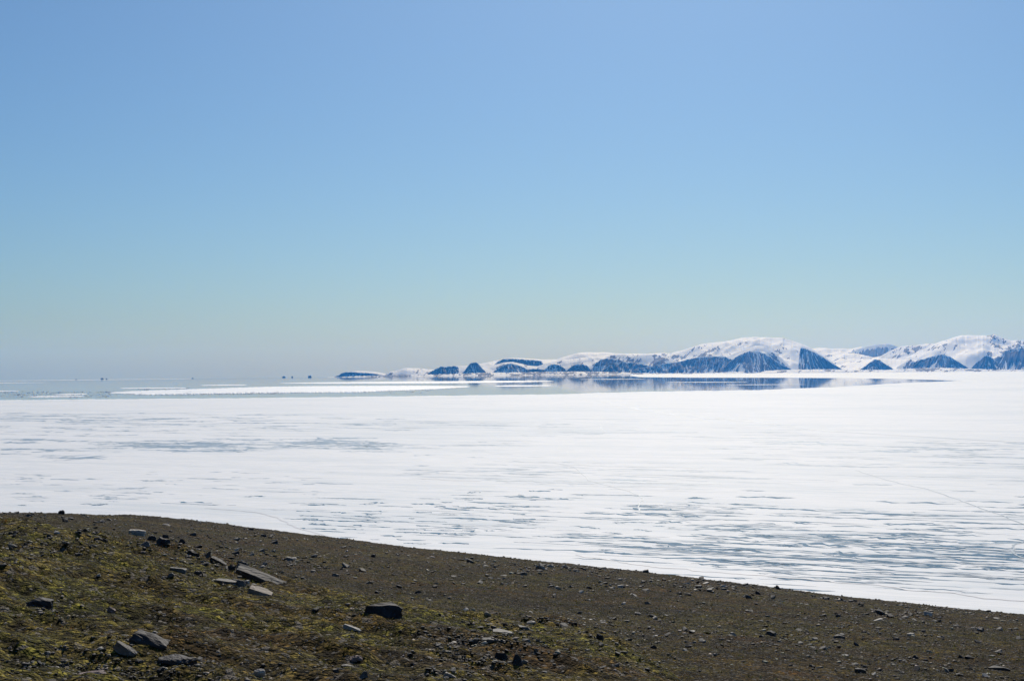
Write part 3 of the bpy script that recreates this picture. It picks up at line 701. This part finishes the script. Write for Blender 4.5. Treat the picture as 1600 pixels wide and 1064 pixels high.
B('dark pyramid shaped boulder at the edge of the rubble band', 808, 1042, 28, 20, M['dark'], 21, .9, .5, 0, 'pyramid')
B('smaller dark boulder beside the pyramid shaped boulder', 783, 1031, 20, 13, M['dark'], 24, .8, -.2, .3, 'round')
B('rounded brown grey boulder low in the stony ground', 140, 1062, 46, 14, M['pink'], 27, .8, .1, 0, 'round')
B('flat dark reddish rock in rusty moss', 556, 1033, 22, 9, M['pink'], 30, .8, .3, .1)
B('grey rock with a pointed top, below the reddish rock', 569, 1061, 21, 12, M['grey'], 33, .8, -.3, .2, 'pyramid')
B('low greenish grey flat rock between reddish and pointed rocks', 542, 1046, 22, 8, M['grey'], 36, .9, .1, 0, 'round')
B('small pink rounded stone alone on green moss', 173, 958, 14, 9, M['pink'], 39, .8, 0, .5, 'round', 'rock')
B('tan wedge rock on grass below the long slab', 406, 930, 36, 8, M['tan'], 42, .6, -.1, .28, 'slab', 'rock', .2, .2)
B('thin pale flagstone sunk in grass uphill of the tan wedge', 352, 911, 30, 4, M['grey'], 45, .8, -.1, .1, 'slab', 'rock')
B('small grey block between the flagstone and the tan wedge', 373, 914, 22, 8, M['grey'], 48, .7, .2, .2, 'block', 'rock')
B('thin pale sliver of rock on the grassy rise', 550, 984, 28, 5, M['pale'], 51, .35, -.1, .36, 'slab', 'rock', .2)
B('white weathered stone at the top of the rubble band', 672, 1034, 16, 7, M['pale'], 54, .7, 0, .4, 'round', 'rock')
B('long white stone at the foot of the grassy rise', 704, 1060, 21, 6, M['pale'], 57, .5, -.1, .5, 'slab', 'rock')
B('pale flat stone among grey cobbles at the stony foot', 405, 1055, 19, 9, M['pale'], 60, .8, .2, 0, 'round', 'rock')
B('broad grey flat outcrop low in the moss beyond the rubble', 785, 992, 30, 6, M['grey'], 63, .9, 0, .1, 'slab', 'rock')
B('long grey ledge rock above the rubble band', 772, 1006, 38, 7, M['grey'], 66, .6, -.1, .08, 'slab', 'rock')
B('lone dark boulder on the skyline of the slope', 95.5, 803.4, 10, 6.0, M['dark'], 69, .8, 0, 0, 'round')
B('little dark boulder on the skyline above the crest rocks', 392.5, 828.3, 7, 4, M['dark'], 72, .8, 0, 0, 'round')
B('dark block at the heart of the crest outcrop', 254, 853, 22, 12, M['dark'], 75, .8, .3, .15)
B('pale rounded block in front of the crest outcrop', 227, 857, 17, 10, M['grey'], 78, .8, 0, 0, 'round')
B('dark jagged block topping the crest outcrop', 238, 845, 16, 8, M['dark'], 81, .8, .6, .1)
B('small dark knob on top of the crest outcrop', 258, 841, 9, 6, M['dark'], 84, .8, .6, .1)
B('upright dark shard at the downhill end of the crest outcrop', 283, 851, 9, 9, M['dark'], 87, .7, .2, .5)
B('dark jagged rock midway along the broken crest line', 300, 869, 20, 8, M['dark'], 126, .7, -.2, .3)
B('grey upright leaf of rock on the broken crest line', 325, 871, 12, 9, M['grey'], 129, .6, .2, .5, 'pyramid')
B('long dark ledge on the crest line just uphill of the slab', 340, 881, 26, 6, M['dark'], 132, .5, -.1, .5, 'slab', 'rock')
B('dark knuckle of rock wedged under the upper end of the slab', 361, 891, 11, 9, M['dark'], 135, .8, .3, .1)
B('grey split rock in grass uphill of the pale flagstone', 277, 894, 24, 6, M['grey'], 138, .7, .1, .15, 'slab', 'rock')
B('low dark rock on grass uphill of the tan wedge', 310, 898, 16, 6, M['dark'], 141, .7, .1, .15, 'round', 'rock')
B('pale ledge stone uphill of the crest outcrop', 213, 836, 24, 7, M['pale'], 90, .6, 0, .1, 'slab', 'rock')
B('dark low rock under the white capped stone', 155, 846, 22, 6, M['dark'], 93, .8, .1, .15, 'round')
B('white capped stone above the dark low rock', 150, 842, 11, 5, M['pale'], 96, .8, .1, .2, 'round', 'rock')
B('dark blocky rock next to the white capped stone', 133, 832, 12, 6, M['dark'], 99, .8, .4, .2)
B('dark rock on the grassy lip of the lower knoll', 938, 999, 13, 8, M['dark'], 102, .8, .3, .3)
B('dark pointed rock alone far down the stony slope', 1432, 1029, 15, 6, M['dark'], 105, .8, .1, 0, 'pyramid')
B('dark hump of rock near the skyline of the stony slope', 1467, 972, 9, 4.4, M['dark'], 108, .8, .1, 0, 'round')
B('flat grey rock with a dark shaded side on the stony slope', 1312, 999, 16, 6, M['grey'], 111, .7, .1, .1, 'slab', 'rock')
B('long low dark ledge at the edge of the stony slope', 1562, 1048, 30, 5, M['dark'], 114, .5, -.05, .06, 'slab', 'rock')
B('dark flat rock with a pointed end in a shallow hollow', 1345, 1050, 16, 5, M['dark'], 117, .7, -.05, .1, 'slab', 'rock')
B('thin leaning slab in the rubble above the low dark boulder', 195, 1019, 34, 9, M['grey'], 120, .4, -.2, .55, 'slab', 'rock')
B('grey rounded rock touching the flat-topped boulder on its uphill side', 205, 1009, 24, 9, M['grey'], 123, .7, 0, .3, 'round', 'rock')

# ------------------------------------------------------------------ loose stones
clusters = [(760, 985, 45, 12, 260), (730, 1000, 60, 14, 380), (700, 1035, 40, 18, 220), (820, 1010, 60, 14, 160), (760, 1050, 60, 12, 260), (60, 1040, 110, 18, 420), (300, 1048, 110, 12, 420),
            (85, 960, 26, 8, 120), (240, 850, 28, 8, 160), (300, 870, 25, 9, 160), (345, 888, 14, 6, 70), (70, 835, 60, 9, 110), (110, 858, 40, 9, 110), (150, 838, 20, 5, 50), (20, 870, 40, 12, 90),
            (310, 905, 40, 5, 90), (380, 915, 30, 4, 70), (540, 955, 25, 6, 70), (950, 1000, 40, 10, 120), (1000, 1040, 50, 10, 140), (860, 975, 40, 6, 120), (490, 885, 60, 6, 120),
            (1390, 960, 90, 5, 240), (1150, 915, 140, 6, 330), (900, 890, 140, 5, 300), (1130, 985, 160, 12, 260), (1420, 1040, 130, 12, 260), (1300, 1000, 150, 18, 260), (180, 1005, 40, 10, 130)]
cp, cs = [], []
for (x, y, sx, sy, n) in clusters:
    qx = rng.normal(x, sx, n); qy = rng.normal(y, sy, n); cp.append(np.stack([qx, qy], -1)); cs.append(rng.lognormal(1.35, .5, n))
cp = np.concatenate(cp); cs = np.concatenate(cs)
hit = ground_hit(cp[:, 0], cp[:, 1]); ok = ~np.isnan(hit[:, 0]); hit = hit[ok]; cs = cs[ok]
n = 42000
ta = rng.uniform(rad(-21.5), rad(21.5), n); ra = np.exp(rng.uniform(math.log(17), math.log(300), n))
XA, YA = np.sin(ta) * ra, np.cos(ta) * ra
_, hm = terrain(XA, YA, False)
dens = np.clip(.45 + .9 * fbm(XA / 14, YA / 22, 81, 3), .05, 1) * (1 - .86 * hm)
keep = rng.random(n) < dens
XA, YA = XA[keep], YA[keep]; hm = hm[keep]; ra = ra[keep]
sa = np.clip(np.where(hm > .5, 1.5, 1.9) * rng.random(len(XA)) ** (-1 / 2.2), 0, 11)
sa = np.where(ra > 190, np.minimum(sa, 4.2), sa)
XX = np.concatenate([hit[:, 0], XA]); YY = np.concatenate([hit[:, 1], YA]); SP = np.concatenate([cs, sa])
RR = np.hypot(XX, YY); SZ = np.clip(1.12 * SP * RR / FPX, .02, 1.3)
ZZ = terrain(XX, YY)[0]
POS = np.stack([XX, YY, ZZ + SZ * .06], -1)
base = rng.random(len(XX))
tint = np.where(base[:, None] < .50, np.array([.05, .049, .048]), np.where(base[:, None] < .84, np.array([.22, .21, .195]), np.array([.50, .47, .43])))
tint = tint * np.array([1.0, .93, .80]) * rng.lognormal(0, .25, len(XX))[:, None] * (1 + rng.normal(0, .05, (len(XX), 3)))
# the 290 that show largest become single stones
qx, qy, dd = project(POS); inf = (qx > 3) & (qx < 1597) & (qy < 1060)
score = np.where(inf, SP, 0); order = np.argsort(-score)
cand = order[:700]; hv = ground_hit(qx[cand], qy[cand]); dv = np.hypot(hv[:, 0], hv[:, 1])
cand = cand[np.abs(dv / RR[cand] - 1) < .06][:290]
single = np.zeros(len(XX), bool); single[cand] = True
meshes = {}
def stone_mesh(k, mk):
    if (k, mk) not in meshes:
        V, Fc = STONES[k]; me = bpy.data.meshes.new('stone'); me.from_pydata(V.tolist(), [], Fc.tolist()); me.materials.append(M[mk]); meshes[(k, mk)] = me
    return meshes[(k, mk)]
near_words = [(o.location.copy(), o['label']) for o in bpy.data.objects if o.get('category') in ('boulder', 'rock')]
hero_short = {}
def place_words(P, r):
    best = min(near_words, key=lambda q: (q[0] - Vector(P)).length)
    if (best[0] - Vector(P)).length < .035 * r:
        w_ = best[1].replace(',', '').split()[:9]
        while w_[-1] in ('a', 'an', 'the', 'of', 'with', 'on', 'in', 'at', 'to', 'and', 'by', 'its', 'below', 'above', 'beside', 'between', 'under', 'upper', 'low', 'uphill', 'next', 'pointed', 'flat', 'sloping', 'dark', 'pale', 'tan', 'grassy', 'crest', 'long', 'rusty', 'broken', 'far', 'down', 'reddish', 'pyramid', 'shaped', 'crests', 'stony', 'rubble', 'flat-topped', 'lower', 'white', 'capped', 'grey', 'just', 'downhill', 'a', 'spill', 'pointed', 'mountain'): w_.pop()
        return 'close to the ' + ' '.join(w_)
    zm_, zh_ = z_parts(P[0], P[1])
    if zh_ > zm_ + .3: return 'on the grassy rise' if r > 34 else 'on the mossy foot of the rise'
    if r > 185: return 'along the skyline of the stony slope'
    return 'midway up the open stony slope' if r > 110 else 'in the stony hollow below the rise'
for i in cand:
    mk = 'dark' if base[i] < .50 else ('grey' if base[i] < .84 else 'pale')
    kk = int(rng.integers(0, 12)); flat = kk in (1, 3, 5, 8, 10)
    o = bpy.data.objects.new('stone', stone_mesh(kk, mk)); col.objects.link(o)
    o.location = POS[i]; o.scale = (SZ[i] * rng.uniform(.9, 1.2), SZ[i] * rng.uniform(.8, 1.1), SZ[i] * rng.uniform(.7, 1.0)); o.rotation_euler = (rng.normal(0, .2), rng.normal(.1, .2), rng.uniform(0, 6.28))
    size_w = 'small' if SZ[i] < .18 else ('mid-sized' if SZ[i] < .4 else 'large')
    tag(o, f"{size_w} {mk} {'flat' if flat else 'blocky'} stone {place_words(POS[i], RR[i])}", 'stone', 'loose stones on the tundra')
tag(scatter('stone_rubble', POS[~single], SZ[~single], M['rubble'], 9, tint[~single], tilt=.2, squash=.72), 'countless small stones and gravel strewn over the hillside', 'gravel')

# ------------------------------------------------------------------ tundra grass and cushions
n = 165000
ta = rng.uniform(rad(-24), rad(24), n); ra = np.exp(rng.uniform(math.log(16), math.log(150), n))
GXx, GYy = np.sin(ta) * ra, np.cos(ta) * ra
_, hm = terrain(GXx, GYy, False)
a_, b_ = (GXx * .86 - GYy * .5), (GXx * .5 + GYy * .86)
dn = np.clip(.5 + .9 * fbm(a_ / 6, b_ / 2.4, 91, 3), .03, 1) * (.30 + .70 * hm)
k = rng.random(n) < dn; GXx, GYy, ra, hm = GXx[k], GYy[k], ra[k], hm[k]
z = terrain(GXx, GYy)[0]; m = len(GXx)
nb = 4
size = np.clip(ra / FPX * rng.lognormal(1.45, .35, m), .03, .30)
ang = rng.uniform(0, 2 * np.pi, (m, nb)); lean = rng.uniform(.25, 1.0, (m, nb)); ln = size[:, None] * rng.uniform(.5, 1.0, (m, nb))
bxo = size[:, None] * .55 * rng.normal(0, 1, (m, nb)); byo = size[:, None] * .55 * rng.normal(0, 1, (m, nb))
base3 = np.stack([GXx[:, None] + bxo, GYy[:, None] + byo, np.repeat(z[:, None], nb, 1) - .01], -1)
side = np.stack([-np.sin(ang), np.cos(ang), 0 * ang], -1) * (ln * .16)[..., None]
tip = base3 + np.stack([np.cos(ang) * lean * ln, np.sin(ang) * lean * ln, ln * .55], -1)
V = np.stack([base3 - side, base3 + side, tip], 2).reshape(-1, 3)
pal = np.array([(.110, .108, .022), (.066, .076, .015), (.19, .155, .052), (.25, .21, .085), (.10, .066, .026), (.125, .064, .018), (.050, .042, .016)])
pw = fbm(GXx / 3, GYy / 4, 95, 3)
pick = np.array([rng.choice(7, p=[.36, .25, .13, .06, .10, .04, .06]) for _ in range(m)])
pick = np.where((pw > .45), rng.choice([2, 3, 4, 5], m), pick)
tn = 1.05 * pal[pick] * rng.lognormal(0, .38, m)[:, None]
gr = mesh_obj('tundra_grass', V, np.arange(len(V)).reshape(-1, 3), M['grass'])
cattr(gr, 'tint', np.repeat(tn, nb * 3, 0))
tag(gr, 'short tufted grass, moss and heath covering the hillside', 'grass', kind='stuff')

# ------------------------------------------------------------------ air
t = NT('air'); t.t.nodes.clear(); out = t.n('OutputMaterial'); pv = t.n('VolumePrincipled')
pv.inputs['Color'].default_value = (.06, .33, .95, 1); pv.inputs['Absorption Color'].default_value = (1, 1, 1, 1)
pv.inputs['Density'].default_value = 1.95e-5; pv.inputs['Anisotropy'].default_value = 0.22
t.l(pv.outputs[0], out.inputs['Volume'])
X0, X1, Y0, Y1, Z0, Z1 = -60000, 60000, -4000, 60000, -420, 1000
v = [(x, y, zz) for zz in (Z0, Z1) for y in (Y0, Y1) for x in (X0, X1)]
hz = mesh_obj('haze', v, [(0, 2, 3, 1), (4, 5, 7, 6), (0, 1, 5, 4), (2, 6, 7, 3), (0, 4, 6, 2), (1, 3, 7, 5)], t.m)
tag(hz, 'thin blue haze of clear arctic air', 'haze', kind='stuff')
